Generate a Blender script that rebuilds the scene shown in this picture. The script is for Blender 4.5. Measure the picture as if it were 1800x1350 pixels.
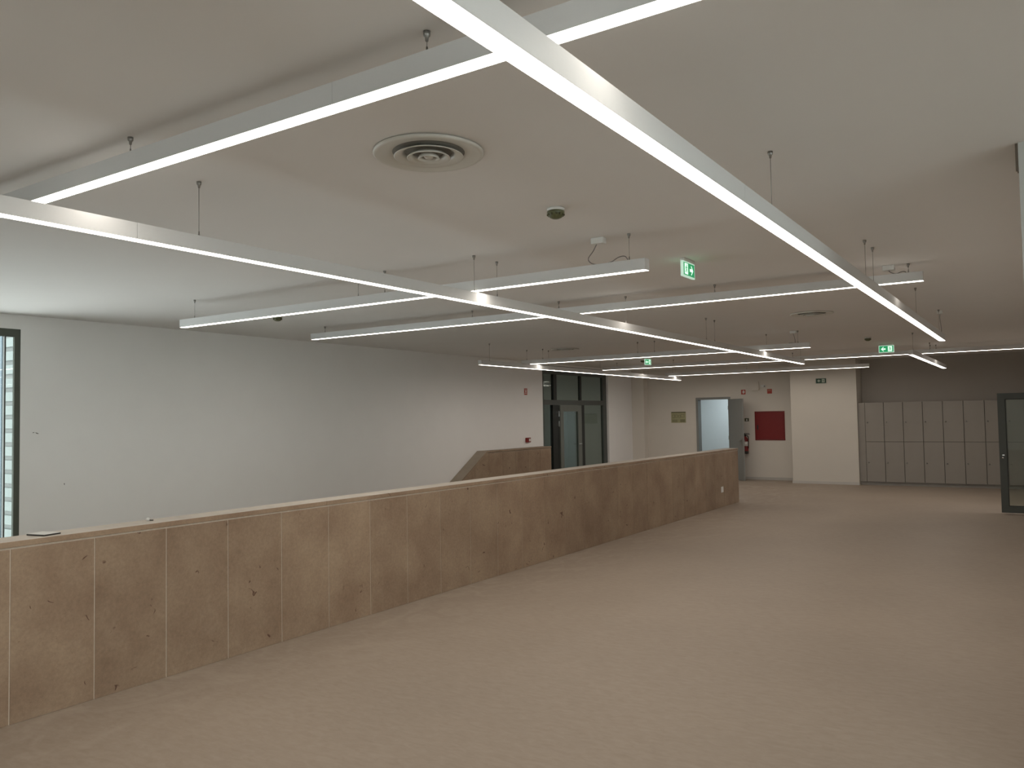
import bpy, bmesh, math, random
from mathutils import Matrix, Vector
random.seed(7)
for o in list(bpy.data.objects): bpy.data.objects.remove(o, do_unlink=True)
SC = bpy.context.scene
C = SC.collection

# ------------------------------------------------------------------ camera
cam = bpy.data.cameras.new('camera'); cam.sensor_width = 36.0; cam.lens = 1418.2 / 1800 * 36
cam.clip_start = 0.05; cam.clip_end = 200
cob = bpy.data.objects.new('camera', cam); C.objects.link(cob)
yaw, pit, rol = .582154, .0420670, -.0172257
fw = Vector((-math.sin(yaw) * math.cos(pit), math.cos(yaw) * math.cos(pit), math.sin(pit)))
r0 = Vector((math.cos(yaw), math.sin(yaw), 0)); u0 = r0.cross(fw)
rt = r0 * math.cos(rol) + u0 * math.sin(rol); up = u0 * math.cos(rol) - r0 * math.sin(rol)
cob.matrix_world = Matrix(((rt.x, up.x, -fw.x, 0), (rt.y, up.y, -fw.y, 0), (rt.z, up.z, -fw.z, 1.725), (0, 0, 0, 1)))
SC.camera = cob

# ------------------------------------------------------------------ world (overcast daylight) and exposure
W = bpy.data.worlds.new('overcast'); SC.world = W; W.use_nodes = True
W.node_tree.nodes['Background'].inputs[0].default_value = (0.98, 0.965, 1.0, 1)
W.node_tree.nodes['Background'].inputs[1].default_value = 2.2
SC.view_settings.view_transform = 'Standard'; SC.view_settings.look = 'None'
SC.view_settings.gamma = 1.0; SC.view_settings.use_curve_mapping = False
SC.view_settings.exposure = 1.18
LAMP_COL = (1.0, 0.92, 0.83); LAMP_STR = 7.6

# ------------------------------------------------------------------ dimensions
ZC = 3.0                      # ceiling
XL = -9.75                    # left wall
XP = -5.06                    # room side of the stone parapet
YD = 21.25                    # far wall with the doorway
YK = 20.50                    # front of the white pier
ZLOW = -3.2                   # lower storey floor
YW, YW0 = 4.60, 1.7           # the tall window spans these
YB = -9.0                     # wall behind the photographer

# ------------------------------------------------------------------ materials
def srgb(r, g, b):
    f = lambda c: (c / 255) / 12.92 if c / 255 <= .04045 else ((c / 255 + .055) / 1.055) ** 2.4
    return (f(r), f(g), f(b), 1)

MATS = {}
def mat(name, col, rough=.6, metal=0., spec=.5, noise=None, bump=0., emit=None, scale=8., stretch=(1, 1, 1)):
    """principled material with a procedural mottling: noise = amount of value variation"""
    m = bpy.data.materials.new(name); m.use_nodes = True
    nt = m.node_tree; b = nt.nodes['Principled BSDF']
    b.inputs['Base Color'].default_value = col if len(col) == 4 else (*col, 1)
    b.inputs['Roughness'].default_value = rough; b.inputs['Metallic'].default_value = metal
    b.inputs['Specular IOR Level'].default_value = spec
    if noise or bump:
        tc = nt.nodes.new('ShaderNodeTexCoord'); mp = nt.nodes.new('ShaderNodeMapping')
        mp.inputs['Scale'].default_value = stretch
        nt.links.new(tc.outputs['Object'], mp.inputs[0])
        n = nt.nodes.new('ShaderNodeTexNoise'); n.inputs['Scale'].default_value = scale; n.inputs['Detail'].default_value = 6
        nt.links.new(mp.outputs[0], n.inputs['Vector'])
        if noise:
            mr = nt.nodes.new('ShaderNodeMapRange'); mr.inputs['From Min'].default_value = .25; mr.inputs['From Max'].default_value = .75
            mr.inputs['To Min'].default_value = 1 - noise; mr.inputs['To Max'].default_value = 1 + noise
            nt.links.new(n.outputs['Fac'], mr.inputs['Value'])
            mx = nt.nodes.new('ShaderNodeVectorMath'); mx.operation = 'SCALE'
            mx.inputs[0].default_value = tuple(col[:3]); nt.links.new(mr.outputs[0], mx.inputs['Scale'])
            nt.links.new(mx.outputs[0], b.inputs['Base Color'])
        if bump:
            bp = nt.nodes.new('ShaderNodeBump'); bp.inputs['Strength'].default_value = bump; bp.inputs['Distance'].default_value = .01
            nt.links.new(n.outputs['Fac'], bp.inputs['Height']); nt.links.new(bp.outputs[0], b.inputs['Normal'])
    if emit:
        b.inputs['Emission Color'].default_value = (*emit[0][:3], 1); b.inputs['Emission Strength'].default_value = emit[1]
    MATS[name] = m
    return m

mat('white_paint', (.83, .82, .80), .75, noise=.012, scale=3)
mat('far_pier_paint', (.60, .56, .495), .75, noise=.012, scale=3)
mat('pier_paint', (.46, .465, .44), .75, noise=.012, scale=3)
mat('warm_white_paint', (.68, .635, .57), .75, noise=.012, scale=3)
mat('ceiling_paint', (.77, .75, .725), .85, noise=.01, scale=2)
mat('taupe_paint', (.39, .35, .305), .75, noise=.02, scale=3)
mat('baseboard', (.50, .475, .44), .5, noise=.02)
mat('aluminium', (.66, .66, .65), .60, spec=.25, metal=.0, noise=.012, scale=30, stretch=(1, 1, 12))
mat('end_cap', (.70, .70, .68), .5)
mat('steel', (.30, .29, .27), .4, metal=.8, noise=.05)
mat('opal', (.85, .85, .82), .5)
mat('lamp_light', (.9, .9, .9), .5, emit=(LAMP_COL, LAMP_STR))
mat('cable_grey', (.22, .21, .20), .6)
mat('white_plastic', (.72, .72, .69), .45, noise=.01)
mat('diffuser_white', (.66, .65, .60), .35, noise=.01)
mat('recess_shade', (.20, .185, .16), .8)
mat('detector_shell', (.11, .115, .05), .35, noise=.35, scale=60)
mat('frame_dark', srgb(74, 78, 74), .45, noise=.03)
mat('frame_leaf', srgb(104, 108, 102), .45, noise=.03)
mat('frame_window', srgb(92, 95, 88), .85, spec=.05, noise=.03)
mat('frame_black', srgb(30, 33, 31), .5)
mat('chrome', (.7, .7, .68), .25, metal=1.)
mat('locker_grey', (.27, .245, .215), .5, noise=.03, scale=5)
mat('locker_side', (.315, .29, .26), .5)
mat('locker_gap', (.05, .045, .04), .8)
mat('plinth_grey', (.30, .28, .25), .5, noise=.03)
mat('door_grey', (.235, .238, .225), .45, noise=.015)
mat('red_paint', (.19, .004, .004), .5, noise=.03)
mat('red_sign', (.42, .05, .028), .5)
mat('sign_white', (.72, .70, .66), .5)
mat('green_dark', (.012, .05, .025), .4)
mat('pale_green', (.45, .5, .40), .4)
mat('green_lit', (.01, .15, .06), .4, emit=((.01, .16, .06), .75))
mat('pale_lit', (.6, .8, .65), .4, emit=((.55, .85, .62), .62))
mat('acrylic', (.6, .75, .66), .15, emit=((.55, .8, .65), .28))
mat('plan_cream', (.37, .35, .20), .5, noise=.1, scale=40)
mat('plan_dark', (.08, .08, .04), .6)
mat('black_plastic', (.02, .018, .015), .5)
mat('paper_white', (.62, .61, .58), .7)
mat('mortar', (.54, .465, .38), .9, noise=.1, scale=40)
mat('tread_stone', (.25, .21, .17), .6, noise=.08)
mat('louvre_grey', (.115, .13, .125), .6, noise=.03)
mat('post_blue', (.10, .15, .19), .5, noise=.03)
mat('facade', (.19, .222, .215), .8, noise=.05)
mat('scuff', (.12, .115, .10), .9)
mat('strip_brown', (.20, .165, .13), .6)
mat('side_room_fill', (.9, .9, .9), .5, emit=((.82, .95, 1.0), 11.0))  # glow of the added panel beyond the doorway
mat('lobby_fill', (.9, .9, .9), .5, emit=((.95, 1.0, .93), 14.0))  # glow of the added lobby lamp
mat('side_room_paint', (.72, .74, .74), .8, noise=.01)

def glass(name, tint, refl=.10, rough=.02):
    m = bpy.data.materials.new(name); m.use_nodes = True; nt = m.node_tree; nt.nodes.clear()
    out = nt.nodes.new('ShaderNodeOutputMaterial'); mx = nt.nodes.new('ShaderNodeMixShader')
    t = nt.nodes.new('ShaderNodeBsdfTransparent'); t.inputs[0].default_value = (*tint, 1)
    g = nt.nodes.new('ShaderNodeBsdfGlossy'); g.inputs['Roughness'].default_value = rough
    g.inputs['Color'].default_value = (.9, .95, .93, 1)
    f = nt.nodes.new('ShaderNodeLayerWeight'); f.inputs['Blend'].default_value = .5
    pw = nt.nodes.new('ShaderNodeMath'); pw.operation = 'POWER'; pw.inputs[1].default_value = 5
    a = nt.nodes.new('ShaderNodeMath'); a.operation = 'MULTIPLY_ADD'; a.inputs[1].default_value = .9; a.inputs[2].default_value = .045 + refl; a.use_clamp = True
    nt.links.new(f.outputs['Facing'], pw.inputs[0]); nt.links.new(pw.outputs[0], a.inputs[0]); nt.links.new(a.outputs[0], mx.inputs[0])
    nt.links.new(t.outputs[0], mx.inputs[1]); nt.links.new(g.outputs[0], mx.inputs[2]); nt.links.new(mx.outputs[0], out.inputs[0])
    MATS[name] = m
glass('glass_clear', (.88, .93, .91), .0)
glass('glass_grey', (.66, .70, .68), .04, .03)
glass('glass_door', (.78, .82, .80), .0)

def stone_material():
    m = bpy.data.materials.new('stone'); m.use_nodes = True; nt = m.node_tree; b = nt.nodes['Principled BSDF']
    N = nt.nodes.new; L = nt.links.new
    geo = N('ShaderNodeNewGeometry'); oi = N('ShaderNodeObjectInfo')
    n1 = N('ShaderNodeTexNoise'); n1.inputs['Scale'].default_value = 2.2; n1.inputs['Detail'].default_value = 8; n1.inputs['Roughness'].default_value = .6
    n2 = N('ShaderNodeTexNoise'); n2.inputs['Scale'].default_value = 45; n2.inputs['Detail'].default_value = 5; n2.inputs['Roughness'].default_value = .7
    for n in (n1, n2): L(geo.outputs['Position'], n.inputs['Vector'])
    cr = N('ShaderNodeValToRGB'); e = cr.color_ramp.elements
    e[0].position = .30; e[0].color = srgb(128, 106, 87); e[1].position = .72; e[1].color = srgb(158, 138, 116)
    L(n1.outputs['Fac'], cr.inputs[0])
    # slab to slab variation + fine speckle
    r1 = N('ShaderNodeMapRange'); r1.inputs['To Min'].default_value = .93; r1.inputs['To Max'].default_value = 1.07; L(oi.outputs['Random'], r1.inputs['Value'])
    r2 = N('ShaderNodeMapRange'); r2.inputs['From Min'].default_value = .3; r2.inputs['From Max'].default_value = .7
    r2.inputs['To Min'].default_value = .88; r2.inputs['To Max'].default_value = 1.12; L(n2.outputs['Fac'], r2.inputs['Value'])
    mu = N('ShaderNodeMath'); mu.operation = 'MULTIPLY'; L(r1.outputs[0], mu.inputs[0]); L(r2.outputs[0], mu.inputs[1])
    sc = N('ShaderNodeVectorMath'); sc.operation = 'SCALE'; L(cr.outputs[0], sc.inputs[0]); L(mu.outputs[0], sc.inputs['Scale'])
    # fossil veins: thin contour of a noise, kept only in sparse patches
    v = N('ShaderNodeTexNoise'); v.inputs['Scale'].default_value = 8.0; v.inputs['Detail'].default_value = 1.5; L(geo.outputs['Position'], v.inputs['Vector'])
    s = N('ShaderNodeMath'); s.operation = 'SUBTRACT'; s.inputs[1].default_value = .56; L(v.outputs['Fac'], s.inputs[0])
    ab = N('ShaderNodeMath'); ab.operation = 'ABSOLUTE'; L(s.outputs[0], ab.inputs[0])
    lt = N('ShaderNodeMapRange'); lt.inputs['From Min'].default_value = .008; lt.inputs['From Max'].default_value = .020
    lt.inputs['To Min'].default_value = 1; lt.inputs['To Max'].default_value = 0; L(ab.outputs[0], lt.inputs['Value'])
    k = N('ShaderNodeTexNoise'); k.inputs['Scale'].default_value = 8.5; k.inputs['Detail'].default_value = 2; L(geo.outputs['Position'], k.inputs['Vector'])
    km = N('ShaderNodeMapRange'); km.inputs['From Min'].default_value = .635; km.inputs['From Max'].default_value = .685; L(k.outputs['Fac'], km.inputs['Value'])
    vm = N('ShaderNodeMath'); vm.operation = 'MULTIPLY'; L(lt.outputs[0], vm.inputs[0]); L(km.outputs[0], vm.inputs[1])
    vs = N('ShaderNodeMath'); vs.operation = 'MULTIPLY'; vs.inputs[1].default_value = .85; L(vm.outputs[0], vs.inputs[0])
    mx = N('ShaderNodeMix'); mx.data_type = 'RGBA'; L(vs.outputs[0], mx.inputs['Factor']); L(sc.outputs[0], mx.inputs['A'])
    mx.inputs['B'].default_value = srgb(74, 44, 30)
    # pale lime bloom in blotches
    q = N('ShaderNodeTexNoise'); q.inputs['Scale'].default_value = 1.7; q.inputs['Detail'].default_value = 9; q.inputs['Roughness'].default_value = .72; L(geo.outputs['Position'], q.inputs['Vector'])
    qm = N('ShaderNodeMapRange'); qm.inputs['From Min'].default_value = .60; qm.inputs['From Max'].default_value = .80; qm.inputs['To Max'].default_value = .28; L(q.outputs['Fac'], qm.inputs['Value'])
    m2 = N('ShaderNodeMix'); m2.data_type = 'RGBA'; L(qm.outputs[0], m2.inputs['Factor']); L(mx.outputs['Result'], m2.inputs['A']); m2.inputs['B'].default_value = srgb(178, 162, 142)
    L(m2.outputs['Result'], b.inputs['Base Color'])
    b.inputs['Roughness'].default_value = .62; b.inputs['Specular IOR Level'].default_value = .35
    bp = N('ShaderNodeBump'); bp.inputs['Strength'].default_value = .08; bp.inputs['Distance'].default_value = .004
    L(n2.outputs['Fac'], bp.inputs['Height']); L(bp.outputs[0], b.inputs['Normal'])
    MATS['stone'] = m
stone_material()
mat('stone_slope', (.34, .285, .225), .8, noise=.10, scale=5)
mat('stone_lit_top', (.50, .45, .39), .8, noise=.10, scale=5)  # stone with light from above put into its colour, for coping tops

def floor_material():
    m = bpy.data.materials.new('vinyl_floor'); m.use_nodes = True; nt = m.node_tree; b = nt.nodes['Principled BSDF']
    N = nt.nodes.new; L = nt.links.new
    geo = N('ShaderNodeNewGeometry')
    mp = N('ShaderNodeMapping'); mp.inputs['Scale'].default_value = (7.0, 17.0, 1); mp.inputs['Rotation'].default_value = (0, 0, -.25); L(geo.outputs['Position'], mp.inputs[0])
    n1 = N('ShaderNodeTexNoise'); n1.inputs['Scale'].default_value = 1.6; n1.inputs['Detail'].default_value = 7; n1.inputs['Roughness'].default_value = .65; n1.inputs['Distortion'].default_value = .6; L(mp.outputs[0], n1.inputs['Vector'])
    n0 = N('ShaderNodeTexNoise'); n0.inputs['Scale'].default_value = .55; n0.inputs['Detail'].default_value = 5; L(geo.outputs['Position'], n0.inputs['Vector'])
    cr = N('ShaderNodeValToRGB'); e = cr.color_ramp.elements
    e[0].position = .28; e[0].color = srgb(143, 129, 115); e[1].position = .74; e[1].color = srgb(155, 142, 128); L(n1.outputs['Fac'], cr.inputs[0])
    r = N('ShaderNodeMapRange'); r.inputs['From Min'].default_value = .3; r.inputs['From Max'].default_value = .7; r.inputs['To Min'].default_value = .94; r.inputs['To Max'].default_value = 1.06; L(n0.outputs['Fac'], r.inputs['Value'])
    sc = N('ShaderNodeVectorMath'); sc.operation = 'SCALE'; L(cr.outputs[0], sc.inputs[0]); L(r.outputs[0], sc.inputs['Scale'])
    # building dust wiped about along the foot of the parapet
    sx = N('ShaderNodeSeparateXYZ'); L(geo.outputs['Position'], sx.inputs[0])
    dx = N('ShaderNodeMapRange'); dx.inputs['From Min'].default_value = XP + .05; dx.inputs['From Max'].default_value = XP + 1.35; dx.inputs['To Min'].default_value = 1; dx.inputs['To Max'].default_value = 0; L(sx.outputs['X'], dx.inputs['Value'])
    mp2 = N('ShaderNodeMapping'); mp2.inputs['Scale'].default_value = (1.6, .9, 1); L(geo.outputs['Position'], mp2.inputs[0])
    n3 = N('ShaderNodeTexNoise'); n3.inputs['Scale'].default_value = 1.4; n3.inputs['Detail'].default_value = 9; n3.inputs['Roughness'].default_value = .6; n3.inputs['Distortion'].default_value = 2.6; L(mp2.outputs[0], n3.inputs['Vector'])
    d3 = N('ShaderNodeMapRange'); d3.inputs['From Min'].default_value = .45; d3.inputs['From Max'].default_value = .75; L(n3.outputs['Fac'], d3.inputs['Value'])
    mm = N('ShaderNodeMath'); mm.operation = 'MULTIPLY'; L(dx.outputs[0], mm.inputs[0]); L(d3.outputs[0], mm.inputs[1])
    ms = N('ShaderNodeMath'); ms.operation = 'MULTIPLY'; ms.inputs[1].default_value = .55; L(mm.outputs[0], ms.inputs[0])
    mx = N('ShaderNodeMix'); mx.data_type = 'RGBA'; L(ms.outputs[0], mx.inputs['Factor']); L(sc.outputs[0], mx.inputs['A']); mx.inputs['B'].default_value = srgb(176, 164, 150)
    L(mx.outputs['Result'], b.inputs['Base Color'])
    b.inputs['Roughness'].default_value = .55; b.inputs['Specular IOR Level'].default_value = .3
    MATS['vinyl_floor'] = m
floor_material()

# ------------------------------------------------------------------ mesh helpers
def add_box(bm, a, b, mi=0):
    vs = [bm.verts.new((x, y, z)) for x in (a[0], b[0]) for y in (a[1], b[1]) for z in (a[2], b[2])]
    for f in ((0, 1, 3, 2), (4, 6, 7, 5), (0, 4, 5, 1), (2, 3, 7, 6), (0, 2, 6, 4), (1, 5, 7, 3)):
        bm.faces.new([vs[i] for i in f]).material_index = mi
def add_prism(bm, poly, axis, a, b, mi=0):
    """extrude a polygon given in the two other axes along axis from a to b"""
    def P(p, t):
        return {'x': (t, p[0], p[1]), 'y': (p[0], t, p[1]), 'z': (p[0], p[1], t)}[axis]
    A = [bm.verts.new(P(p, a)) for p in poly]; B = [bm.verts.new(P(p, b)) for p in poly]
    n = len(poly)
    bm.faces.new(A).material_index = mi; bm.faces.new(B[::-1]).material_index = mi
    for i in range(n):
        bm.faces.new((A[i], B[i], B[(i + 1) % n], A[(i + 1) % n])).material_index = mi
def add_lathe(bm, prof, n=24, c=(0, 0, 0), mi=0):
    rings = []
    for r, z in prof:
        if r < 1e-6: rings.append([bm.verts.new((c[0], c[1], c[2] + z))])
        else: rings.append([bm.verts.new((c[0] + r * math.cos(2 * math.pi * i / n), c[1] + r * math.sin(2 * math.pi * i / n), c[2] + z)) for i in range(n)])
    for R, S in zip(rings, rings[1:]):
        for i in range(n):
            j = (i + 1) % n
            q = [R[i % len(R)], R[j % len(R)], S[j % len(S)], S[i % len(S)]]
            q = list(dict.fromkeys(q))
            if len(q) > 2:
                f = bm.faces.new(q); f.material_index = mi; f.smooth = True
def add_tube(bm, pts, r, n=8):
    pts = [Vector(p) for p in pts]; rings = []
    for i, p in enumerate(pts):
        t = (pts[min(i + 1, len(pts) - 1)] - pts[max(i - 1, 0)]).normalized()
        s = t.cross(Vector((0, 0, 1)))
        if s.length < .05: s = Vector((1, 0, 0))
        s.normalize(); u = s.cross(t).normalized()
        rings.append([bm.verts.new(p + (s * math.cos(2 * math.pi * k / n) + u * math.sin(2 * math.pi * k / n)) * r) for k in range(n)])
    for R, S in zip(rings, rings[1:]):
        for k in range(n): bm.faces.new((R[k], R[(k + 1) % n], S[(k + 1) % n], S[k])).smooth = True
    bm.faces.new(rings[0][::-1]); bm.faces.new(rings[-1])
def spline(pts, k=8):
    out = []; P = [pts[0]] + list(pts) + [pts[-1]]
    for i in range(1, len(P) - 2):
        a, b, c, d = (Vector(P[i + j]) for j in (-1, 0, 1, 2))
        for s in range(k):
            t = s / k; out.append(.5 * ((2 * b) + (c - a) * t + (2 * a - 5 * b + 4 * c - d) * t * t + (3 * b - a - 3 * c + d) * t ** 3))
    out.append(Vector(pts[-1])); return out
def mesh(bm, name, mats, bevel=0.):
    bmesh.ops.remove_doubles(bm, verts=bm.verts, dist=1e-6)
    bmesh.ops.recalc_face_normals(bm, faces=bm.faces)
    if bevel: bmesh.ops.bevel(bm, geom=list(bm.edges), offset=bevel, segments=1, affect='EDGES', clamp_overlap=True)
    me = bpy.data.meshes.new(name); bm.to_mesh(me); bm.free()
    for m in ([mats] if isinstance(mats, str) else mats): me.materials.append(MATS[m])
    return me
def link(name, me, parent=None, loc=None, rot=None):
    o = bpy.data.objects.new(name, me); C.objects.link(o)
    if parent: o.parent = parent
    if loc is not None: o.location = loc
    if rot is not None: o.rotation_euler = rot
    return o
def obj(name, bm, mats, parent=None, loc=None, bevel=0., rot=None): return link(name, mesh(bm, name, mats, bevel), parent, loc, rot)
def box(name, a, b, m, parent=None, bevel=0., loc=None):
    bm = bmesh.new(); add_box(bm, a, b); return obj(name, bm, m, parent, loc, bevel)
def boxes(name, bs, m, parent=None):
    bm = bmesh.new()
    for a, b in bs: add_box(bm, a, b)
    return obj(name, bm, m, parent)
def empty(name, loc=(0, 0, 0), rz=0.):
    o = bpy.data.objects.new(name, None); C.objects.link(o); o.location = loc; o.rotation_euler = (0, 0, rz); o.empty_display_size = .1; return o
def tag(o, label, cat, group=None):
    o['label'] = label; o['category'] = cat
    if group: o['group'] = group
    return o
def thing(name, label, cat, loc=(0, 0, 0), rz=0., group=None): return tag(empty(name, loc, rz), label, cat, group)
def struct(o, label=None):
    o['kind'] = 'structure'
    if label: o['label'] = label
    return o

# ------------------------------------------------------------------ the setting
XR = 0.35; XN = 5.5
fl = struct(boxes('floor', [((XP - .21, YB, -.30), (XN, 12.9, 0)), ((XL - .01, 13.42, -.30), (XN, YD + .4, 0)), ((XP - .21, 12.9, -.30), (XN, 13.42, 0))], 'vinyl_floor'), 'beige mottled vinyl floor of the hall')
struct(box('ceiling', (XL - .3, YB - .3, ZC), (XN + .3, YD + .4, ZC + .25), 'ceiling_paint'), 'smooth white plasterboard ceiling')
# left wall: tall window to its near side, glazed door at its far end
GA, GB = 16.10, 19.50
wl = struct(boxes('wall_left', [((XL - .05, YW, ZLOW), (XL, 5.58, ZC)), ((XL - .3, 5.58, ZLOW), (XL, GA, ZC)), ((XL - .3, YB, ZLOW), (XL, YW0, ZC)), ((XL - .3, YW0, 2.835), (XL, YW, ZC)), ((XL - .3, YW0, ZLOW), (XL, YW, -2.2)),
     ((XL - .3, GB, 0), (XL, YD + .3, ZC)), ((XL - .3, GA, 2.96), (XL, GB, ZC)), ((XL - .3, GA, -.3), (XL, GB, 0))], 'white_paint'), 'long white wall beyond the stair opening')
for pts in ([(4.735, 1.650), (4.752, 1.656), (4.757, 1.650), (4.742, 1.646)], [(4.768, 1.652), (4.785, 1.648), (4.803, 1.640), (4.801, 1.634), (4.778, 1.640)], [(5.098, 1.044), (5.106, 1.040), (5.105, 1.022), (5.099, 1.026)]):
    bm = bmesh.new(); add_prism(bm, pts, 'x', XL, XL + .003); obj('scuff_mark', bm, 'scuff', wl)
# far wall with doorway
DX0, DX1, DZ = -7.90, -7.06, 2.13
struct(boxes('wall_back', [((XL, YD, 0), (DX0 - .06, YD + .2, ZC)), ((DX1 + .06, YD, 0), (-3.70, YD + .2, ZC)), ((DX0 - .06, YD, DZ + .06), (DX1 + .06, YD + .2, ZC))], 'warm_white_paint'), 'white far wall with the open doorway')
struct(box('wall_lockers', (-3.70, YD - .12, 0), (XN, YD + .2, ZC), 'taupe_paint'), 'dark taupe wall above the lockers')
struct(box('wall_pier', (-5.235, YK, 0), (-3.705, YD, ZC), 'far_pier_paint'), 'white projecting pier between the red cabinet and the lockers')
struct(box('wall_pilaster', (XL, YD - .28, 0), (XL + .37, YD, ZC), 'warm_white_paint'), 'narrow white pilaster in the far corner')
# right side: pier close to the photographer, set back wall with a doorway further on
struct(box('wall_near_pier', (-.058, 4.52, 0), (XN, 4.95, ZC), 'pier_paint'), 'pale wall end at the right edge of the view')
struct(boxes('wall_right', [((XR, 4.95, 0), (XR + .2, 15.74, ZC)), ((XR, 16.75, 0), (XR + .2, YD - .12, ZC)), ((XR, 15.74, 2.1), (XR + .2, 16.75, ZC))], 'white_paint'), 'white wall along the right side of the hall')
struct(boxes('wall_side', [((XN, YB, 0), (XN + .2, -4.4, ZC)), ((XN, 3.1, 0), (XN + .2, 4.95, ZC)), ((XN, -4.4, 2.85), (XN + .2, 3.1, ZC)), ((XN, -4.4, 0), (XN + .2, 3.1, .15))], 'white_paint'), 'white wall beside the photographer')
ws = struct(boxes('window_2', [((XN + .05, y - .035, .21), (XN + .13, y + .035, 2.79)) for y in (-4.365, -2.2, -.05, 3.065)] + [((XN + .05, -4.4, .15), (XN + .13, 3.1, .21)), ((XN + .05, -4.4, 2.79), (XN + .13, 3.1, 2.85))], 'frame_window'), 'wide window beside the photographer')
for a, b in ((-4.33, -2.235), (-2.165, -.085), (-.015, 3.03)): box('pane', (XN + .085, a, .21), (XN + .095, b, 2.79), 'glass_clear', ws)
RW = [(-4.7, -2.1), (.2, 4.6)]; RZ0, RZ1 = .2, 2.75
struct(boxes('wall_behind', [((a, YB - .3, RZ0), (b, YB, RZ1)) for a, b in ((XL - .3, RW[0][0]), (RW[0][1], RW[1][0]), (RW[1][1], XN + .2))] + [((XL - .3, YB - .3, ZLOW), (XN + .2, YB, RZ0)), ((XL - .3, YB - .3, RZ1), (XN + .2, YB, ZC))], 'white_paint'), 'white wall behind the photographer')
for i, (a, b) in enumerate(RW):
    m_ = (a + b) / 2
    wr = struct(boxes('window_%d' % (i + 3), [((x - .03, YB - .2, RZ0 + .06), (x + .03, YB - .12, RZ1 - .06)) for x in (a + .03, m_, b - .03)] + [((a, YB - .2, RZ0), (b, YB - .12, RZ0 + .06)), ((a, YB - .2, RZ1 - .06), (b, YB - .12, RZ1))], 'frame_window'), 'grey framed window behind the photographer')
    for p, q in ((a + .06, m_ - .03), (m_ + .03, b - .06)): box('pane', (p, YB - .165, RZ0 + .06), (q, YB - .155, RZ1 - .06), 'glass_clear', wr)
# lower storey seen from the stair opening
struct(box('floor_lower', (XL - .3, YB, ZLOW - .2), (XP - .02, 14.2, ZLOW), 'tread_stone'), 'lower storey floor at the foot of the stairs')
struct(box('wall_lower', (XP - .21, YB, ZLOW), (XP - .02, 13.42, -.30), 'white_paint'), 'white wall below the parapet')
struct(box('wall_understair', (XL, 13.42, ZLOW), (XP - .02, 13.6, -.30), 'white_paint'), 'white wall under the landing')
# stairs going down towards the viewer beside the left wall
st = struct(box('trim_1', (XL + .25, 13.42, -.30), (XP - .21, 13.60, .0), 'tread_stone'), 'stone landing edge at the head of the stairs')
stair = thing('staircase', 'wide stone stair descending beside the long white wall', 'stairs', (0, 0, 0))
me = None
NS = 19
for i in range(NS):
    z = -.168 * (i + 1); y1 = 13.42 - .28 * i
    if z - .168 < ZLOW - .1: break
    if me is None:
        bm = bmesh.new(); add_box(bm, (0, -.30, -.05), (XP - .23 - XL - .27, 0, 0)); add_box(bm, (0, -.02, -.05), (XP - .23 - XL - .27, 0, .16))
        me = mesh(bm, 'step', 'tread_stone')
    link('step', me, stair, (XL + .27, y1 - .012, z))
bm = bmesh.new(); add_prism(bm, [(13.40, -.168 - .06), (13.40, -.5), (13.42 - .28 * 17, -.168 * 18 - .14), (13.42 - .28 * 17, -.168 * 18 - .06)], 'x', XL + .27, XP - .23); obj('stair_slab', bm, 'white_paint', stair)

# baseboards
struct(boxes('baseboard_back', [((DX1 + .06, YD - .015, 0), (-5.235, YD, .07))], 'baseboard'), 'low grey skirting along the far wall')
struct(boxes('baseboard_far_left', [((XL + .37, YD - .015, 0), (DX0 - .06, YD, .07))], 'baseboard'), 'low grey skirting left of the doorway')
struct(boxes('baseboard_pier', [((-5.25, YK - .015, 0), (-3.705, YK, .065))], 'baseboard'), 'low skirting round the white pier')

# ------------------------------------------------------------------ tall window on the left
w1 = struct(boxes('window_1', [((XL - .045, YW - .062, -2.2), (XL - .004, YW, 2.835)), ((XL - .045, YW0, -2.2), (XL - .004, YW0 + .062, 2.835)), ((XL - .045, YW0 + .062, 2.745), (XL - .004, YW - .062, 2.835)), ((XL - .045, YW0 + .062, -2.2), (XL - .004, YW - .062, -2.11))], 'frame_window'), 'tall grey framed window at the left edge')
ms = [4.44, 3.05]
for i, y in enumerate(ms):
    boxes('mullion', [((XL - .045, y - (.008 if i == 0 else .03), -2.11), (XL - .008, y + .008, 2.745))], 'frame_dark', w1)
yy = [YW - .062] + ms + [YW0 + .054]
for a, b in zip(yy, yy[1:]):
    box('pane', (XL - .030, b + .001, -2.11), (XL - .022, a + (.01 if a > 4.5 else -.001), 2.745), 'glass_clear', w1)
bm = bmesh.new(); add_box(bm, (XL - .43, 4.575, -3.2), (XL - .39, 4.615, 3.2))
tag(obj('window_post', bm, 'post_blue'), 'blue grey steel post standing outside the tall window', 'post')
nw = thing('neighbour_wing', 'pale boarded facade of the next wing seen through the tall window', 'building', (XL - .056, 5.25, 0))
box('backing', (-8.5, .012, -3.2), (0, .30, 4.2), 'louvre_grey', nw)
bm = bmesh.new(); add_box(bm, (-8.5, -.012, -.060), (0, .010, .060)); pm_ = mesh(bm, 'cladding_board', 'facade', .002)
for k in range(38): link('cladding_board', pm_, nw, (0, 0, 3.56 - k * .180))

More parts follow.
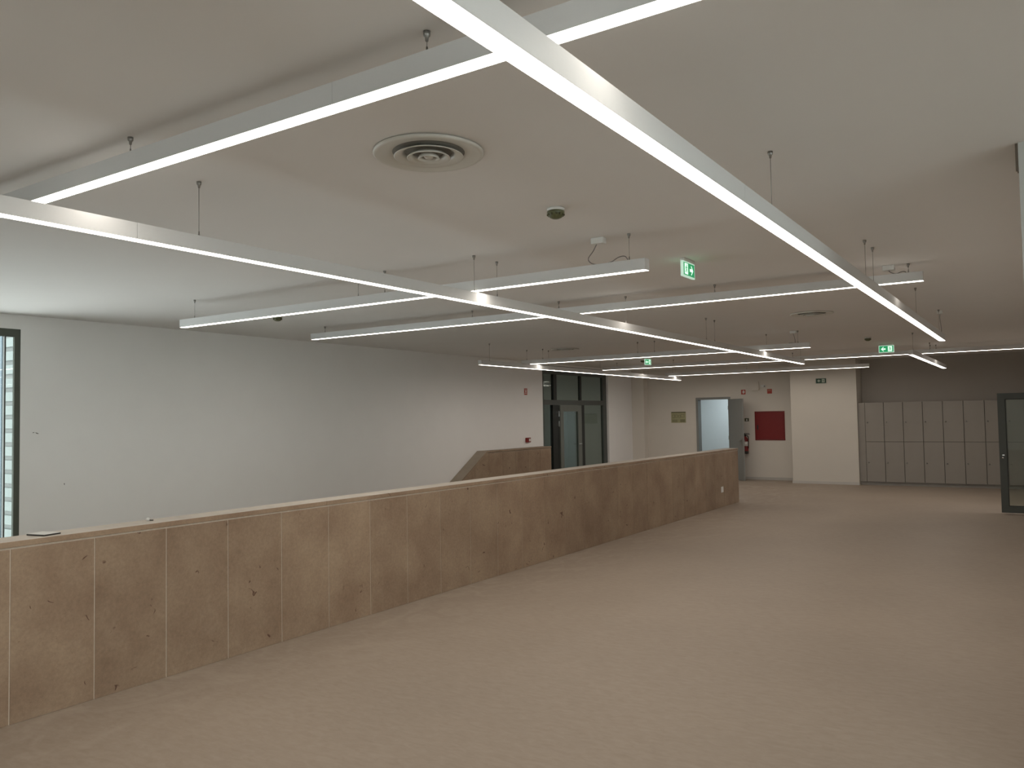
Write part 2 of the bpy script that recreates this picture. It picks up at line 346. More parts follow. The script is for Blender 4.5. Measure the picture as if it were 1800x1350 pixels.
# ------------------------------------------------------------------ stone parapet
J0, JP, G = 2.341, .501, .0065
pa = thing('stone_parapet', 'long brown stone clad parapet along the stair opening', 'parapet', (XP, 8, 0))
YE = 15.72
def child(name, a, b, m, parent, bevel=0.):
    L = parent.location
    return box(name, tuple(a[i] - L[i] for i in range(3)), tuple(b[i] - L[i] for i in range(3)), m, parent, bevel)
child('core', (XP - .185, YB, 0), (XP - .0035, YE - .0035, 1.005), 'mortar', pa)
me = None; y = J0 - JP * 23
while y < YE - .1:
    a, b = y + G / 2, min(y + JP - G / 2, YE)
    a = max(a, YB)
    if b - a > .05:
        full = abs(b - a - (JP - G)) < .001
        if full:
            if me is None:
                bm = bmesh.new(); add_box(bm, (-.02, 0, .001), (0, JP - G, 1.008)); me = mesh(bm, 'stone_panel', 'stone', .0012)
            link('stone_panel', me, pa, (0, a - 8, 0))
        else:
            child('stone_panel', (XP - .02, a, .001), (XP, b, 1.008), 'stone', pa, .0012)
    y += JP
child('end_panel', (XP - .19, YE - .018, .006), (XP - .021, YE, 1.008), 'stone', pa, .001)
def lit_top(o, m='stone_lit_top'):  # paler stone on upward faces, imitating light from above
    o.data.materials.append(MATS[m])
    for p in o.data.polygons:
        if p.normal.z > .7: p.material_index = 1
cy = [YB, -2.2, 1.3, 4.82, 8.34, 11.86, YE + .004]
for a, b in zip(cy, cy[1:]): lit_top(child('coping', (XP - .225, a + .0015, 1.020), (XP + .006, b - .0015, 1.056), 'stone', pa, .002))
child('mortar_bed', (XP - .19, YB, 1.005), (XP - .004, YE - .004, 1.020), 'mortar', pa)
# stone dado rising with the stair against the left wall
da = thing('stone_dado', 'stone clad low wall with sloped top against the white wall', 'low wall', (XL, 13.4, 0))
DT = .25
sl0 = (13.46, 1.06); k = .545 / .897
def ztop(y): return 1.06 - max(0, sl0[0] - y) * k
jy = [16.02, 15.53, 15.03, 14.53, 14.03, 13.53, 13.03, 12.53, 12.03, 11.53, 11.03, 10.53, 10.03]
for b, a in zip(jy, jy[1:]):
    a2, b2 = a + G / 2, b - G / 2
    ys = [a2] + ([sl0[0]] if a2 < sl0[0] < b2 else []) + [b2]
    lo = lambda y: (.003 if y > 13.42 else -k * (13.42 - y) - .25)
    poly = [(y - 13.4, lo(y)) for y in (a2, b2)] + [(y - 13.4, ztop(y) - .045) for y in reversed(ys)]
    bm = bmesh.new(); add_prism(bm, poly, 'x', DT - .02, DT); obj('stone_panel', bm, 'stone', da)
yl = 10.03
bm = bmesh.new(); add_prism(bm, [(yl - 13.4, -k * (13.42 - yl) - .25), (-.001, -.24), (13.42 - 13.4, .003), (2.60, .003), (2.60, 1.02), (sl0[0] - 13.4, 1.02), (yl - 13.4, ztop(yl) - .04)], 'x', .006, DT - .004); obj('core', bm, 'mortar', da)
bm = bmesh.new(); add_prism(bm, [(sl0[0] - 13.4, 1.028), (2.624, 1.028), (2.624, 1.06), (sl0[0] - 13.4, 1.06)], 'x', .006, DT + .006); lit_top(obj('coping', bm, 'stone', da), 'stone_slope')
bm = bmesh.new(); add_prism(bm, [(yl - 13.4, ztop(yl) - .035), (sl0[0] - 13.4 - .002, 1.026), (sl0[0] - 13.4 - .002, 1.06), (yl - 13.4, ztop(yl))], 'x', .006, DT + .006); lit_top(obj('coping', bm, 'stone', da), 'stone_slope')

# ------------------------------------------------------------------ linear lamps
LH, LWD = .080, .070
cyl_cache = {}
def cyl(name, prof, m, parent, loc, n=12):
    key = (name, tuple(prof), m)
    if key not in cyl_cache:
        bm = bmesh.new(); add_lathe(bm, prof, n); cyl_cache[key] = mesh(bm, name, m)
    return link(name, cyl_cache[key], parent, loc)
def lamp(label, axis, fixed, zb, a, b, cords, joints=(), box_at=None, cable=None):
    mid = (a + b) / 2
    loc = (fixed, mid, zb) if axis == 'y' else (mid, fixed, zb)
    t = thing('linear_lamp', label, 'lamp', loc, 0, 'suspended linear lamps')
    ax = axis; L = (b - a) / 2; w = LWD / 2; e = .0015
    U = [(-w, 0), (-w + e, 0), (-w + e, LH - .004), (w - e, LH - .004), (w - e, 0), (w, 0), (w, LH), (-w, LH)]
    edges = [-L] + sorted(j - mid for j in joints) + [L]
    for p, q in zip(edges, edges[1:]):
        bm = bmesh.new(); add_prism(bm, U, ax, p + .0008 + (.002 if p == -L else 0), q - .0008 - (.002 if q == L else 0)); obj('housing', bm, 'aluminium', t)
    bm = bmesh.new(); d = .002
    p3 = (lambda u, v, z: (u, v, z)) if ax == 'x' else (lambda u, v, z: (v, u, z))
    add_box(bm, p3(-L + d, -w + e + .0005, .001), p3(L - d, w - e - .0005, .004), 0)
    bmesh.ops.recalc_face_normals(bm, faces=bm.faces)
    for f in bm.faces:
        if f.normal.z < -.9: f.material_index = 1
    obj('light_strip', bm, ['opal', 'lamp_light'], t)
    for s in (-1, 1):
        bm = bmesh.new(); lo, hi = sorted((s * L, s * (L - .002))); add_box(bm, p3(lo, -w, 0), p3(hi, w, LH)); obj('end_cap', bm, 'end_cap', t)
    H = ZC - zb - LH
    for c in cords:
        p = p3(c - mid, 0, LH)
        q = cyl('suspension_cable', [(0, 0), (.0016, 0), (.0016, H), (0, H)], 'steel', t, p, 6)
        cyl('ceiling_cup', [(0, -.034), (.005, -.034), (.007, -.020), (.0115, -.016), (.0125, -.001), (0, -.001)], 'steel', q, (0, 0, H))
        cyl('gripper', [(0, 0), (.0075, 0), (.0075, .006), (.004, .013), (.003, .030), (0, .030)], 'steel', q, (0, 0, 0))
    if box_at is not None:
        bm = bmesh.new(); add_box(bm, p3(box_at - mid - .048, -.03, ZC - zb - .044), p3(box_at - mid + .048, .03, ZC - zb - .0005)); jb = obj('junction_box', bm, 'white_plastic', t, None, .003)
        pts = [p3(u - mid, v, z - zb) for u, v, z in cable]
        bm = bmesh.new(); add_tube(bm, spline(pts, 10), .0035, 8); obj('power_cable', bm, 'cable_grey', t)
    return t
ZL, ZM, ZH = 2.625, 2.727, 2.838
X1, X2, X3, X4 = -1.066, -3.68, -7.875, -1.745
lamp('nearest long lamp running diagonally from top centre down to the right', 'y', X1, ZL, -2.4, 11.77, [-1.5, 1.45, 3.94, 6.416, 6.743, 9.245, 11.45], [.95, 3.4, 6.58], 11.59,
     [(11.59, 0, 2.957), (11.57, 0, 2.90), (11.55, .01, 2.82), (11.60, .01, 2.75), (11.66, 0, 2.712), (11.68, 0, 2.704)])
lamp('long lamp entering at left and passing over the parapet', 'y', X2, ZL, -1.6, 15.36, [-1.2, 2.618, 5.079, 5.395, 7.82, 10.272, 10.596, 13.04, 15.2], [2.25, 5.24, 10.43])
lamp('far lamp above the stairs in front of the dark glazed door', 'y', X3, ZL, 10.99, 19.93, [11.283, 13.25, 15.4, 17.9, 19.6], [15.5])
lamp('short far lamp in front of the lockers, under the farthest right strip', 'y', X4, ZL, 14.25, 19.50, [14.55, 16.9, 19.2], [])
lamp('nearest cross lamp passing over the diagonal lamp at the top', 'x', 2.03, ZH, -6.2, .9, [-5.8, -3.342, -1.648, .5], [-2.05, -4.9])
lamp('cross lamp with cable and white box, between ceiling diffuser and long white wall', 'x', 5.13, ZM, -7.49, -2.245, [-7.283, -4.97, -4.66, -2.378], [-4.81], -2.615,
     [(-2.63, 0, 2.957), (-2.66, 0, 2.91), (-2.70, 0, 2.86), (-2.67, 0, 2.822), (-2.60, 0, 2.809), (-2.52, 0, 2.816), (-2.46, 0, 2.842), (-2.41, 0, 2.842), (-2.385, 0, 2.806)])
lamp('longest cross lamp whose right end pokes past the diagonal lamp', 'x', 7.68, ZH, -8.30, -.82, [-8.06, -5.6, -4.42, -2.654, -.934], [-5.75, -3.3], -1.089,
     [(-1.09, 0, 2.957), (-1.07, 0, 2.935), (-1.03, 0, 2.923), (-.985, 0, 2.935), (-.96, 0, 2.932), (-.95, 0, 2.917)])
lamp('cross lamp ending left of the ceiling exit sign with left arrow', 'x', 12.83, ZM, -8.20, -2.96, [-8.1, -7.75, -5.83, -5.518, -3.137], [-5.67], -3.204,
     [(-3.204, 0, 2.957), (-3.19, 0, 2.90), (-3.18, 0, 2.83), (-3.20, .02, 2.81), (-3.28, .01, 2.812), (-3.22, -.02, 2.812), (-3.15, 0, 2.806)])
lamp('far cross lamp running out of the right side of the picture', 'x', 17.5, ZH, -8.88, .25, [-8.5, -7.07, -4.4, -1.80, -1.70, .1], [-4.4, -1.75])
lamp('farthest cross lamp in front of the white pier', 'x', 19.5, ZM, -8.10, -3.24, [-7.9, -6.0, -5.7, -3.45], [-5.85])

# ------------------------------------------------------------------ ceiling fittings
def diffuser(label, x, y):
    t = thing('air_diffuser', label, 'air vent', (x, y, ZC), 0, 'round ceiling air diffusers')
    bm = bmesh.new(); add_lathe(bm, [(.250, -.0015), (.262, -.003), (.264, -.012), (.254, -.020), (.244, -.017), (.205, -.011), (.172, -.0035)], 64)
    obj('rim', bm, 'diffuser_white', t)
    for r, z in ((.166, -.024), (.104, -.030), (.052, -.034)):
        bm = bmesh.new(); add_lathe(bm, [(r, z), (r - .005, z - .003), (r * .80, z + .008), (r * .66, z + .022), (r * .66 + .004, z + .023), (r * .80 + .005, z + .012), (r, z)], 56); obj('cone_ring', bm, 'diffuser_white', t)
    bm = bmesh.new(); add_lathe(bm, [(0, -.030), (.018, -.032), (.022, -.026), (.026, -.004), (0, -.004)], 24); obj('centre_knob', bm, 'diffuser_white', t)
    bm = bmesh.new(); add_lathe(bm, [(0, -.0015), (.174, -.0015), (.174, -.003), (0, -.003)], 48); obj('recess_disc', bm, 'recess_shade', t)  # flat disc coloured like the shade inside the duct recess
    return t
diffuser('big round air diffuser on the ceiling between the two nearest lamps', -2.405, 2.965)
diffuser('small looking round air diffuser below the end of the longest cross lamp', -2.44, 10.72)
diffuser('faint round air diffuser on the far ceiling above the stairs', -7.45, 13.15)
def detector(label, x, y):
    t = thing('smoke_detector', label, 'smoke detector', (x, y, ZC), 0, 'ceiling smoke detectors')
    bm = bmesh.new(); add_lathe(bm, [(0, -.001), (.056, -.001), (.056, -.013), (.050, -.018), (0, -.018)], 32); obj('base_ring', bm, 'white_plastic', t)
    bm = bmesh.new(); add_lathe(bm, [(.0, -.018), (.052, -.018), (.054, -.026), (.049, -.040), (.038, -.056), (.020, -.064), (0, -.066)], 32); d = obj('dust_cover', bm, 'detector_shell', t)
    bm = bmesh.new()
    for i in range(12):
        a = 2 * math.pi * i / 12; r = .049
        add_box(bm, (r * math.cos(a) - .004, r * math.sin(a) - .004, -.046), (r * math.cos(a) + .004, r * math.sin(a) + .004, -.034))
    obj('vent_ribs', bm, 'plan_dark', d)
detector('olive covered detector dome beside the big round air diffuser', -2.446, 4.235)
detector('dark detector dome above the ceiling exit sign with left arrow', -2.475, 14.87)
detector('dark detector dome beside the far narrow exit sign', -7.60, 17.0)
detector('detector dome peeping out under the cross lamp by the long white wall', -7.66, 6.53)

def arrow_poly(cx, cz, s, d):
    P = [(-.5, 0), (0, .5), (.17, .5), (-.12, .16), (.5, .16), (.5, -.16), (-.12, -.16), (.17, -.5), (0, -.5)]
    return [(cx + d * p[0] * s, cz + p[1] * s) for p in P]
def man(bm, cx, cz, s, d, axis, a, b):
    """running figure in a doorway: head, trunk, arm and leg strokes"""
    def stroke(p, q, w):
        p = Vector(p); q = Vector(q); n = Vector((-(q - p).y, (q - p).x)).normalized() * w
        pts = [p + n, q + n, q - n, p - n]
        add_prism(bm, [(cx + d * v.x * s, cz + v.y * s) for v in pts], axis, a, b)
    add_prism(bm, [(cx + d * (.06 + .085 * math.cos(t)) * s, cz + (.40 + .085 * math.sin(t)) * s) for t in [i * math.pi / 5 for i in range(10)]], axis, a, b)
    stroke((.02, .28), (-.06, -.05), .075); stroke((.02, .25), (.24, .12), .035); stroke((0, .25), (-.22, .18), .035); stroke((-.22, .18), (-.26, .02), .03)
    stroke((-.05, -.02), (.16, -.12), .05); stroke((.16, -.12), (.12, -.36), .045); stroke((-.07, -.03), (-.12, -.25), .05); stroke((-.12, -.25), (-.32, -.30), .04)
def exit_sign(label, loc, rz, d, w=.26, h=.125, lit=True, hang=True, group=None):
    """face looks along local -y; d=-1 arrow to the left, 1 to the right"""
    t = thing('exit_sign', label, 'exit sign', loc, rz, group)
    T = .011
    gm, pm = ('green_lit', 'pale_lit') if lit else ('green_dark', 'pale_green')
    box('panel', (-w / 2, -T, -h), (w / 2, T, -.0), 'acrylic' if lit else 'green_dark', t, .001)
    if hang: box('ceiling_mount', (-w / 2 + .01, -.018, 0), (w / 2 - .01, .018, .024), 'white_plastic', t, .002)
    for s in ((-1, 1) if hang else (-1,)):
        y = s * T; a, b = sorted((y, y + s * .0012)); a2, b2 = sorted((y + s * .0012, y + s * .0024)); a3, b3 = sorted((y + s * .0024, y + s * .0036))
        f = box('green_field', (-w / 2 + .012, a, -h + .012), (w / 2 - .012, b, -.010), gm, t)
        bm = bmesh.new(); add_prism(bm, arrow_poly(d * w * .20, -h / 2, h * .60, -d), 'y', a2, b2); obj('arrow', bm, pm, f)
        cx = -d * w * .24
        bm = bmesh.new(); add_box(bm, (cx - w * .135, a2, -h * .84), (cx + w * .135, b2, -h * .13)); obj('doorway_symbol', bm, pm, f)
        bm = bmesh.new(); man(bm, cx, -h * .50, h * .62, d, 'y', a3, b3); obj('running_figure', bm, gm, f)
    return t
exit_sign('lit green exit sign with right arrow, nearest one hanging below the ceiling', (-2.40, 6.30, ZC - .025), math.radians(90), 1)
exit_sign('lit green exit sign with left arrow hanging before the locker wall', (-2.43, 16.5, ZC - .035), 0, -1, .265, .135)
exit_sign('far lit green exit sign seen almost edge on above the stairs', (-7.22, 16.40, ZC - .035), math.radians(72), -1, .20, .13)
exit_sign('unlit dark green exit sign high on the white pier', (-4.50, YK - .012, 2.555), 0, -1, .235, .115, False, False)

# ------------------------------------------------------------------ far wall: open door, cabinet, signs
dr = struct(boxes('door_1', [((DX0 - .06, YD - .02, 0), (DX0, YD + .21, DZ + .06)), ((DX1, YD - .02, 0), (DX1 + .06, YD + .21, DZ + .06)), ((DX0, YD - .02, DZ), (DX1, YD + .21, DZ + .06))], 'door_grey'), 'grey door frame of the open doorway')
box('strike_plate', (DX0 - .004, YD + .0, .96), (DX0 + .002, YD + .03, 1.16), 'steel', dr)
hx, hy = DX1 + .02, YD - .03; ex, ey = -6.50, 20.705
ang = math.atan2(ey - hy, ex - hx); LL = math.hypot(ex - hx, ey - hy)
lf = thing('door_leaf', 'pale grey door leaf standing open beside the bright doorway', 'door', (hx, hy, 0), ang)
box('panel', (0, -.02, .008), (LL, .02, DZ - .005), 'door_grey', lf, .002)
for s in (-1, 1):
    rs = boxes('handle', [((LL - .075, s * .02, 1.02), (LL - .055, s * .062, 1.04)), ((LL - .19, s * .050, 1.02), (LL - .055, s * .068, 1.04))], 'steel', lf)
    box('rose', (LL - .085, min(s * .02, s * .028), .90), (LL - .045, max(s * .02, s * .028), 1.10), 'steel', rs)
for z in (.25, 1.05, 1.85): cyl('hinge', [(0, 0), (.010, 0), (.010, .10), (0, .10)], 'steel', lf, (0, -.02, z))
# room beyond the doorway
struct(boxes('wall_side_room', [((-9.6, 24.3, 0), (-5.9, 24.5, 2.75)), ((-9.8, YD + .2, 0), (-9.6, 24.5, 2.75)), ((-5.9, YD + .2, 0), (-5.7, 24.5, 2.75))], 'side_room_paint'), 'pale wall of the room beyond the doorway')
struct(box('ceiling_side_room', (-9.8, YD + .2, 2.75), (-5.7, 24.5, 2.9), 'side_room_paint'), 'ceiling of the room beyond the doorway')
struct(box('floor_side_room', (-9.8, YD + .2, -.2), (-5.7, 24.5, 0), 'plinth_grey'), 'floor of the room beyond the doorway')
pl = thing('added_fill_panel', 'added unseen cool white panel brightening the room beyond the doorway', 'lamp', (-7.6, 23.2, 2.75))  # added unseen panel in place of the room's daylight
boxes('frame', [((-.32, -.32, -.03), (.32, -.30, -.001)), ((-.32, .30, -.03), (.32, .32, -.001)), ((-.32, -.30, -.03), (-.30, .30, -.001)), ((.30, -.30, -.03), (.32, .30, -.001))], 'white_plastic', pl)
box('fill_surface', (-.30, -.30, -.024), (.30, .30, -.012), 'side_room_fill', pl)

# red fire cabinet
rc = thing('fire_cabinet', 'dark red fire hose cabinet on the far wall', 'cabinet', (-5.975, YD, 1.03))
boxes('frame', [((-.385, -.012, 0), (-.365, .0, .755)), ((.365, -.012, 0), (.385, .0, .755)), ((-.365, -.012, 0), (.365, 0, .02)), ((-.365, -.012, .735), (.365, 0, .755))], 'red_paint', rc)
cd = box('door', (-.362, -.018, .023), (.362, -.0005, .732), 'red_paint', rc, .003)
box('latch', (-.325, -.026, .28), (-.295, -.018, .40), 'black_plastic', cd, .002)
# signs
def sign(name, label, x, z, w, h, m, cat='sign', y=YD):
    t = thing(name, label, cat, (x, y, z)); box('plate', (-w / 2, -.004, -h / 2), (w / 2, -.0003, h / 2), m, t); return t
s = sign('fire_sign', 'red square hose sign above the open grey door', -6.645, 2.305, .118, .125, 'red_sign')
bm = bmesh.new(); add_prism(bm, [(.035 * math.cos(t) + (.004), .042 * math.sin(t) + .004) for t in [i * math.pi / 6 for i in range(12)]], 'y', -.0052, -.004); obj('hose_symbol', bm, 'sign_white', s)
bm = bmesh.new(); add_prism(bm, [(-.028, .038), (-.012, .048), (-.004, .018), (-.02, .012)], 'y', -.0062, -.0052); add_prism(bm, [(-.012, -.016), (-.030, -.020), (-.034, .0), (-.02, .004)], 'y', -.0062, -.0052); obj('nozzle_symbol', bm, 'red_sign', s)
s = sign('fire_sign', 'red square sign with pale lines above the red cabinet', -5.955, 2.305, .122, .122, 'red_sign')
bm = bmesh.new()
for i, z in enumerate((.036, .022, .008)): add_box(bm, (-.042, -.0052, z), (.036, -.004, z + .006))
obj('printed_lines', bm, 'plan_cream', s)
# wall loudspeaker and small detector
sp = thing('wall_speaker', 'round cornered pale wall speaker between the two red signs', 'speaker', (-6.335, YD, 2.455))
rr = .045; w_, h_ = .118, .122; poly = []
for cx, cz, a0 in ((w_ - rr, h_ - rr, 0), (-w_ + rr, h_ - rr, 90), (-w_ + rr, -h_ + rr, 180), (w_ - rr, -h_ + rr, 270)):
    for i in range(6): t = math.radians(a0 + 18 * i); poly.append((cx + rr * math.cos(t), cz + rr * math.sin(t)))
bm = bmesh.new(); add_prism(bm, poly, 'y', -.075, -.0005); obj('case', bm, 'warm_white_paint', sp)
bm = bmesh.new(); add_prism(bm, [(p[0] * .82, p[1] * .82) for p in poly], 'y', -.079, -.0755); obj('grille', bm, 'warm_white_paint', sp)
ss = thing('wall_sensor', 'small pale box with two knobs right of the wall speaker', 'sensor', (-6.11, YD, 2.445))
box('case', (-.065, -.03, -.03), (.065, -.0005, .035), 'white_plastic', ss, .004); box('lens', (.02, -.045, -.028), (.05, -.031, .015), 'plinth_grey', ss, .003)
tag(box('corner_camera', (-.028, -.05, -.03), (.028, -.0005, .03), 'black_plastic', None, .006, (-5.265, YD - .0, 2.80)), 'tiny black sensor at the top corner beside the white pier', 'sensor')
# evacuation plan
ep = sign('evacuation_plan', 'pale yellow evacuation plan board left of the doorway', -8.475, 1.665, .43, .305, 'plan_cream')
box('header_bar', (-.205, -.0055, .125), (.205, -.004, .146), 'plan_dark', ep)
bm = bmesh.new()
for a in ((-.17, -.02, -.11, .075), (-.10, .0, -.02, .07), (.0, -.01, .06, .06), (.07, .0, .17, .08)):
    for q in ((a[0], a[1], a[2], a[1] + .006), (a[0], a[3] - .006, a[2], a[3]), (a[0], a[1], a[0] + .006, a[3]), (a[2] - .006, a[1], a[2], a[3])): add_box(bm, (q[0], -.0052, q[1]), (q[2], -.004, q[3]))
for i in range(4): add_box(bm, (-.19, -.0052, -.075 - i * .018), (-.03, -.004, -.069 - i * .018)); add_box(bm, (.05, -.0052, -.075 - i * .018), (.19, -.004, -.065 - i * .018))
obj('floor_plan', bm, 'plan_dark', ep)
# extinguisher behind the open door
fe = thing('fire_extinguisher', 'red fire extinguisher hanging behind the open door leaf', 'extinguisher', (-6.60, YD - .10, .68))
bm = bmesh.new(); add_lathe(bm, [(0, 0), (.075, 0), (.078, .02), (.078, .36), (.062, .41), (.025, .44), (.022, .46), (0, .46)], 24); obj('cylinder', bm, 'red_paint', fe)
bm = bmesh.new(); add_lathe(bm, [(.079, .20), (.0795, .20), (.0795, .32), (.079, .32)], 24); obj('label_band', bm, 'sign_white', fe)
bm = bmesh.new(); add_lathe(bm, [(.079, .002), (.081, .002), (.081, .07), (.079, .07)], 24); obj('foot_ring', bm, 'black_plastic', fe)
boxes('valve_handle', [((-.02, -.02, .46), (.02, .02, .50)), ((-.02, -.012, .50), (.12, .012, .515)), ((-.02, -.012, .53), (.11, .012, .54)), ((-.02, -.012, .515), (-.005, .012, .53))], 'black_plastic', fe)
bm = bmesh.new(); add_tube(bm, spline([(.02, -.02, .48), (.09, -.04, .45), (.10, -.05, .30), (.095, -.05, .14)], 8), .011, 8); obj('hose', bm, 'black_plastic', fe)
box('bracket', (-.03, .06, .30), (.03, .0995, .36), 'steel', fe)
s = sign('extinguisher_sign', 'small dark sign on the wall above the fire extinguisher', -6.575, 1.57, .115, .085, 'plan_dark')
bm = bmesh.new(); add_prism(bm, [(-.012, -.03), (.016, -.03), (.016, .014), (.004, .026), (-.012, .014)], 'y', -.0052, -.004); obj('symbol', bm, 'sign_white', s)

# ------------------------------------------------------------------ lockers
YLK = 20.56; LP = .4085; LX0 = -3.546; ZB, ZT, ZMID = .085, 1.94, 1.018
tag(box('locker_plinth', (-3.70, YLK + .05, 0), (.34, YLK + .10, ZB - .002), 'plinth_grey'), 'low grey kick board under the row of lockers', 'plinth')
tag(box('filler_panel', (-3.70, YLK + .004, ZB), (LX0 - .004, YLK + .50, ZT), 'locker_grey', None, .001), 'narrow blank strip between white pier and the first locker', 'panel')
names = ['first locker column next to the white pier', 'second locker column from the white pier', 'third locker column from the white pier', 'fourth locker column from the white pier', 'fifth locker column from the white pier', 'sixth locker column from the white pier',
         'seventh locker column, partly behind the dark door frame edge', 'locker column seen through the glass of the dark framed door', 'last locker column at the right edge, behind glass']
bmA = bmesh.new(); add_box(bmA, (0, .020, ZB), (LP - .001, .50, ZT)); meB = mesh(bmA, 'body', 'locker_side')
bmA = bmesh.new(); add_box(bmA, (.001, .006, ZB + .002), (LP - .002, .0195, ZT - .002)); meG = mesh(bmA, 'shadow_gap', 'locker_gap')
g = .0055
bmA = bmesh.new(); add_box(bmA, (g, -.014, ZMID + .004), (LP - g, .0055, ZT)); meU = mesh(bmA, 'door', 'locker_grey', .0012)
bmA = bmesh.new(); add_box(bmA, (g, -.014, ZB), (LP - g, .0055, ZMID - .004)); meD = mesh(bmA, 'door', 'locker_grey', .0012)
bmA = bmesh.new(); add_lathe(bmA, [(0, 0), (.016, 0), (.016, .008), (.011, .012), (.011, .022), (0, .022)], 14); bmesh.ops.rotate(bmA, verts=bmA.verts, cent=(0, 0, 0), matrix=Matrix.Rotation(math.radians(90), 3, 'X')); meK = mesh(bmA, 'lock', 'steel')
for i, nm in enumerate(names):
    t = thing('locker', 'grey two door ' + nm, 'locker', (LX0 + i * LP, YLK, 0), 0, 'row of lockers on the far wall')
    link('body', meB, t); link('backing', meG, t)
    for m_, z in ((meU, 1.475), (meD, .53)):
        d = link('door', m_, t); link('lock', meK, d, (.052, -.0142, z))
# ------------------------------------------------------------------ glass door on the right
gd = thing('glass_door', 'dark framed glass door leaf standing open at the right edge', 'door', (XR - .02, 15.70, .02))
x0 = -.648 - (XR - .02); x1 = -.01; hh = 1.975; fwid = .105
boxes('frame', [((x0, -.025, 0), (x0 + fwid, .025, hh)), ((x1 - fwid, -.025, 0), (x1, .025, hh)), ((x0 + fwid, -.025, 0), (x1 - fwid, .025, .105)), ((x0 + fwid, -.025, hh - .095), (x1 - fwid, .025, hh))], 'frame_dark', gd)
boxes('glazing_bead', [((x0 + fwid, -.012, .105), (x0 + fwid + .012, .012, hh - .095)), ((x1 - fwid - .012, -.012, .105), (x1 - fwid, .012, hh - .095)), ((x0 + fwid + .012, -.012, .105), (x1 - fwid - .012, .012, .117)), ((x0 + fwid + .012, -.012, hh - .107), (x1 - fwid - .012, .012, hh - .095))], 'frame_black', gd)
box('pane', (x0 + fwid + .006, -.005, .111), (x1 - fwid - .006, .005, hh - .101), 'glass_door', gd)
bm = bmesh.new(); add_lathe(bm, [(0, 0), (.014, 0), (.014, .014), (0, .016)], 14); bmesh.ops.rotate(bm, verts=bm.verts, cent=(0, 0, 0), matrix=Matrix.Rotation(math.radians(90), 3, 'X')); lk = obj('lock_cylinder', bm, 'chrome', gd, (x0 + .048, -.025, .905))
boxes('handle', [((x0 + .043, -.060, .945), (x0 + .057, -.025, .960)), ((x0 + .043, -.066, .945), (x0 + .075, -.054, .960))], 'chrome', gd)
fr2 = struct(boxes('door_2', [((XR - .01, 15.74, 0), (XR + .21, 15.79, 2.10)), ((XR - .01, 16.70, 0), (XR + .21, 16.75, 2.10)), ((XR - .01, 15.79, 2.05), (XR + .21, 16.70, 2.10))], 'frame_dark'), 'dark frame of the doorway on the right wall')
# thin brown strip on the near pier
tag(boxes('pier_strip', [((-.070, 4.535, 2.87), (-.0585, 4.56, 2.999)), ((-.064, 4.53, 2.862), (-.0585, 4.565, 2.87))], 'strip_brown'), 'thin brown strip on the wall end at upper right', 'bracket')

# ------------------------------------------------------------------ glazed door screen on the left wall
XG = XL - .10
gs = thing('glazed_screen', 'dark framed glazed door screen at the end of the white wall', 'glazed door', (XG, GA, 0))
def gb(y0, z0, y1, z1, d0=-.04, d1=.04): return ((d0, y0 - GA, z0), (d1, y1 - GA, z1))
boxes('outer_frame', [gb(GA, 0, GA + .15, 2.96), gb(GB - .19, 0, GB, 2.96), gb(GA + .15, 2.76, GB - .19, 2.96)], 'frame_dark', gs)
boxes('transom', [gb(GA + .15, 2.02, GB - .19, 2.14, -.045, .045)], 'frame_dark', gs)
boxes('mullion', [gb(16.72, 2.14, 16.86, 2.76)], 'frame_black', gs)
boxes('mullion', [gb(18.05, 2.14, 18.13, 2.76, -.03, .03)], 'frame_black', gs)
boxes('door_post', [gb(16.68, 0, 16.97, 2.02, -.05, .03)], 'frame_black', gs)
boxes('door_post', [gb(18.07, 0, 18.26, 2.02, -.05, .03)], 'frame_black', gs)
for y0, z0, y1, z1 in ((GA + .15, 2.14, 16.72, 2.76), (16.86, 2.14, 18.05, 2.76), (18.13, 2.14, GB - .19, 2.76), (GA + .15, 0.02, 16.68, 2.02), (18.26, .02, GB - .19, 2.02)):
    boxes('pane', [gb(y0, z0, y1, z1, -.006, .006)], 'glass_grey', gs)
dl = boxes('door_leaf', [gb(16.98, .01, 17.14, 2.016, .0, .06), gb(17.88, .01, 18.06, 2.016, .0, .06), gb(17.14, 1.86, 17.88, 2.016, .0, .06), gb(17.14, .01, 17.88, .22, .0, .06)], 'frame_leaf', gs)
boxes('leaf_pane', [gb(17.14, .22, 17.88, 1.86, .025, .035)], 'glass_grey', dl)
boxes('lever_handle', [gb(17.93, 1.04, 17.95, 1.06, .06, .11), gb(17.80, 1.04, 17.95, 1.06, .10, .12)], 'chrome', dl)
for z in (1.50, 1.74): boxes('hinge', [gb(16.90, z, 16.945, z + .13, .03, .06)], 'chrome', gs)
# dim lobby behind the screen
struct(boxes('wall_lobby', [((XL - 2.6, GA - .3, 0), (XL - 2.4, GB + .3, 3.0)), ((XL - 2.4, GA - .3, 0), (XL - .3, GA - .1, 3.0)), ((XL - 2.4, GB + .1, 0), (XL - .3, GB + .3, 3.0))], 'white_paint'), 'lobby wall behind the glazed screen')
struct(box('ceiling_lobby', (XL - 2.6, GA - .3, 3.0), (XL - .3, GB + .3, 3.2), 'white_paint'), 'lobby ceiling behind the glazed screen')
struct(box('floor_lobby', (XL - 2.6, GA - .3, -.2), (XL - .3, GB + .3, 0), 'plinth_grey'), 'lobby floor behind the glazed screen')

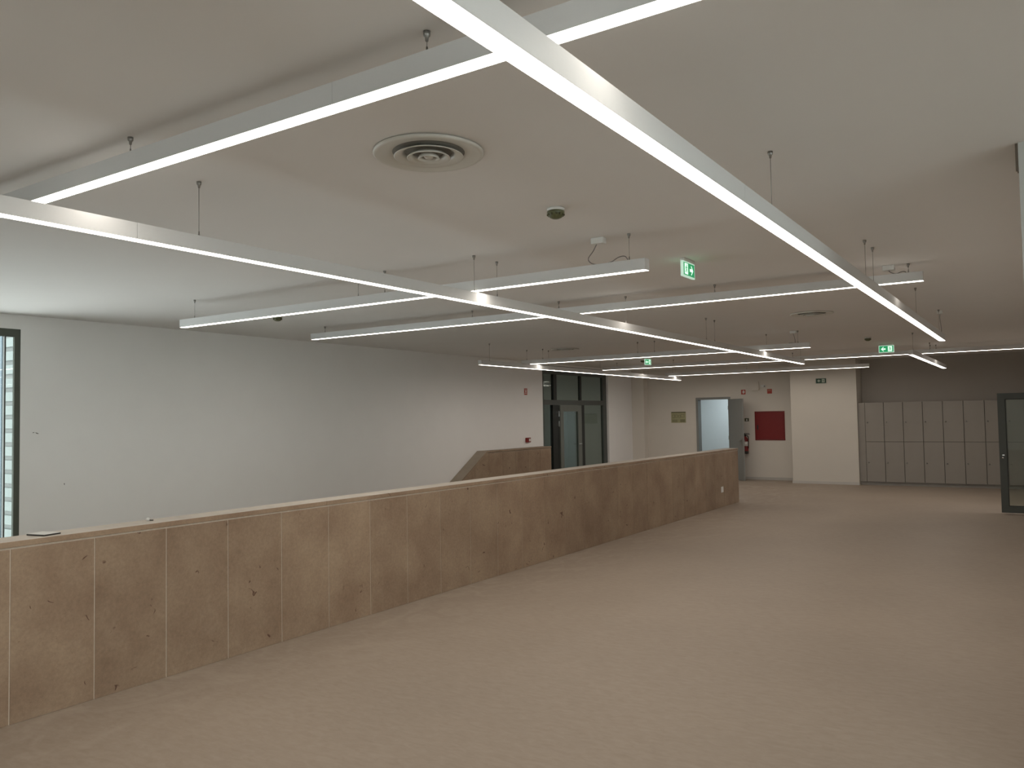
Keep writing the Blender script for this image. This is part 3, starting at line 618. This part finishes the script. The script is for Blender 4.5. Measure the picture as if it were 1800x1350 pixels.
ll = thing('added_lobby_lamp', 'added round ceiling lamp brightening the lobby behind the glazed screen', 'lamp', (XL - 1.3, 17.6, 3.0))  # added to brighten what shows through the dark panes
bm = bmesh.new(); add_lathe(bm, [(.16, -.001), (.17, -.02), (.16, -.05), (.15, -.052), (.15, -.001)], 32); obj('rim', bm, 'white_plastic', ll)
bm = bmesh.new(); add_lathe(bm, [(0, -.050), (.148, -.046), (.148, -.03), (0, -.03)], 32); obj('shade', bm, 'lobby_fill', ll)

# ------------------------------------------------------------------ small wall fittings
cp = thing('call_point', 'small red fire alarm call point above the stone low wall', 'call point', (XL, 15.40, 1.222))
box('case', (.0005, -.085, -.052), (.045, .085, .052), 'red_paint', cp, .004); box('glass_window', (.045, -.0, -.03), (.049, .07, .03), 'sign_white', cp)
as_ = thing('alarm_sign', 'small red and white alarm sign high on the white wall', 'sign', (XL, 15.365, 2.312))
box('plate', (.0005, -.062, -.072), (.004, .062, .072), 'red_sign', as_)
boxes('symbol', [((.004, -.04, .035), (.0052, .045, .048)), ((.004, -.045, -.045), (.0052, .045, -.033)), ((.004, -.018, -.02), (.0052, .024, .024))], 'sign_white', as_)
so = thing('wall_socket', 'small white socket plate low on the far end of the parapet', 'socket', (XP, 14.73, .328))
box('plate', (.0003, -.058, -.052), (.010, .058, .052), 'sign_white', so, .002); box('insert', (.010, -.025, -.025), (.013, .025, .025), 'white_plastic', so)
# loose things on the coping
bk = thing('sample_tile', 'thin tile with white top and black edge lying on the parapet', 'tile', (-5.175, 2.585, 1.056), math.radians(12))
box('base', (-.075, -.058, .0003), (.075, .058, .009), 'black_plastic', bk, .001); box('top_face', (-.074, -.057, .009), (.074, .057, .0115), 'paper_white', bk, .0008)
kn = thing('wall_plug', 'tiny white plug and its modelled dark shadow lying on the parapet', 'plug', (-5.195, 3.29, 1.056), math.radians(70))
bm = bmesh.new(); add_lathe(bm, [(0, -.012), (.010, -.008), (.0125, 0), (.010, .008), (0, .012)], 14, (0, 0, .0125)); obj('head', bm, 'paper_white', kn)
bm = bmesh.new(); add_tube(bm, [(.008, 0, .007), (.02, 0, .005), (.035, -.004, .0046)], .004, 8); obj('plug_shadow', bm, 'black_plastic', kn)  # dark tube modelled in place of the plug's shadow
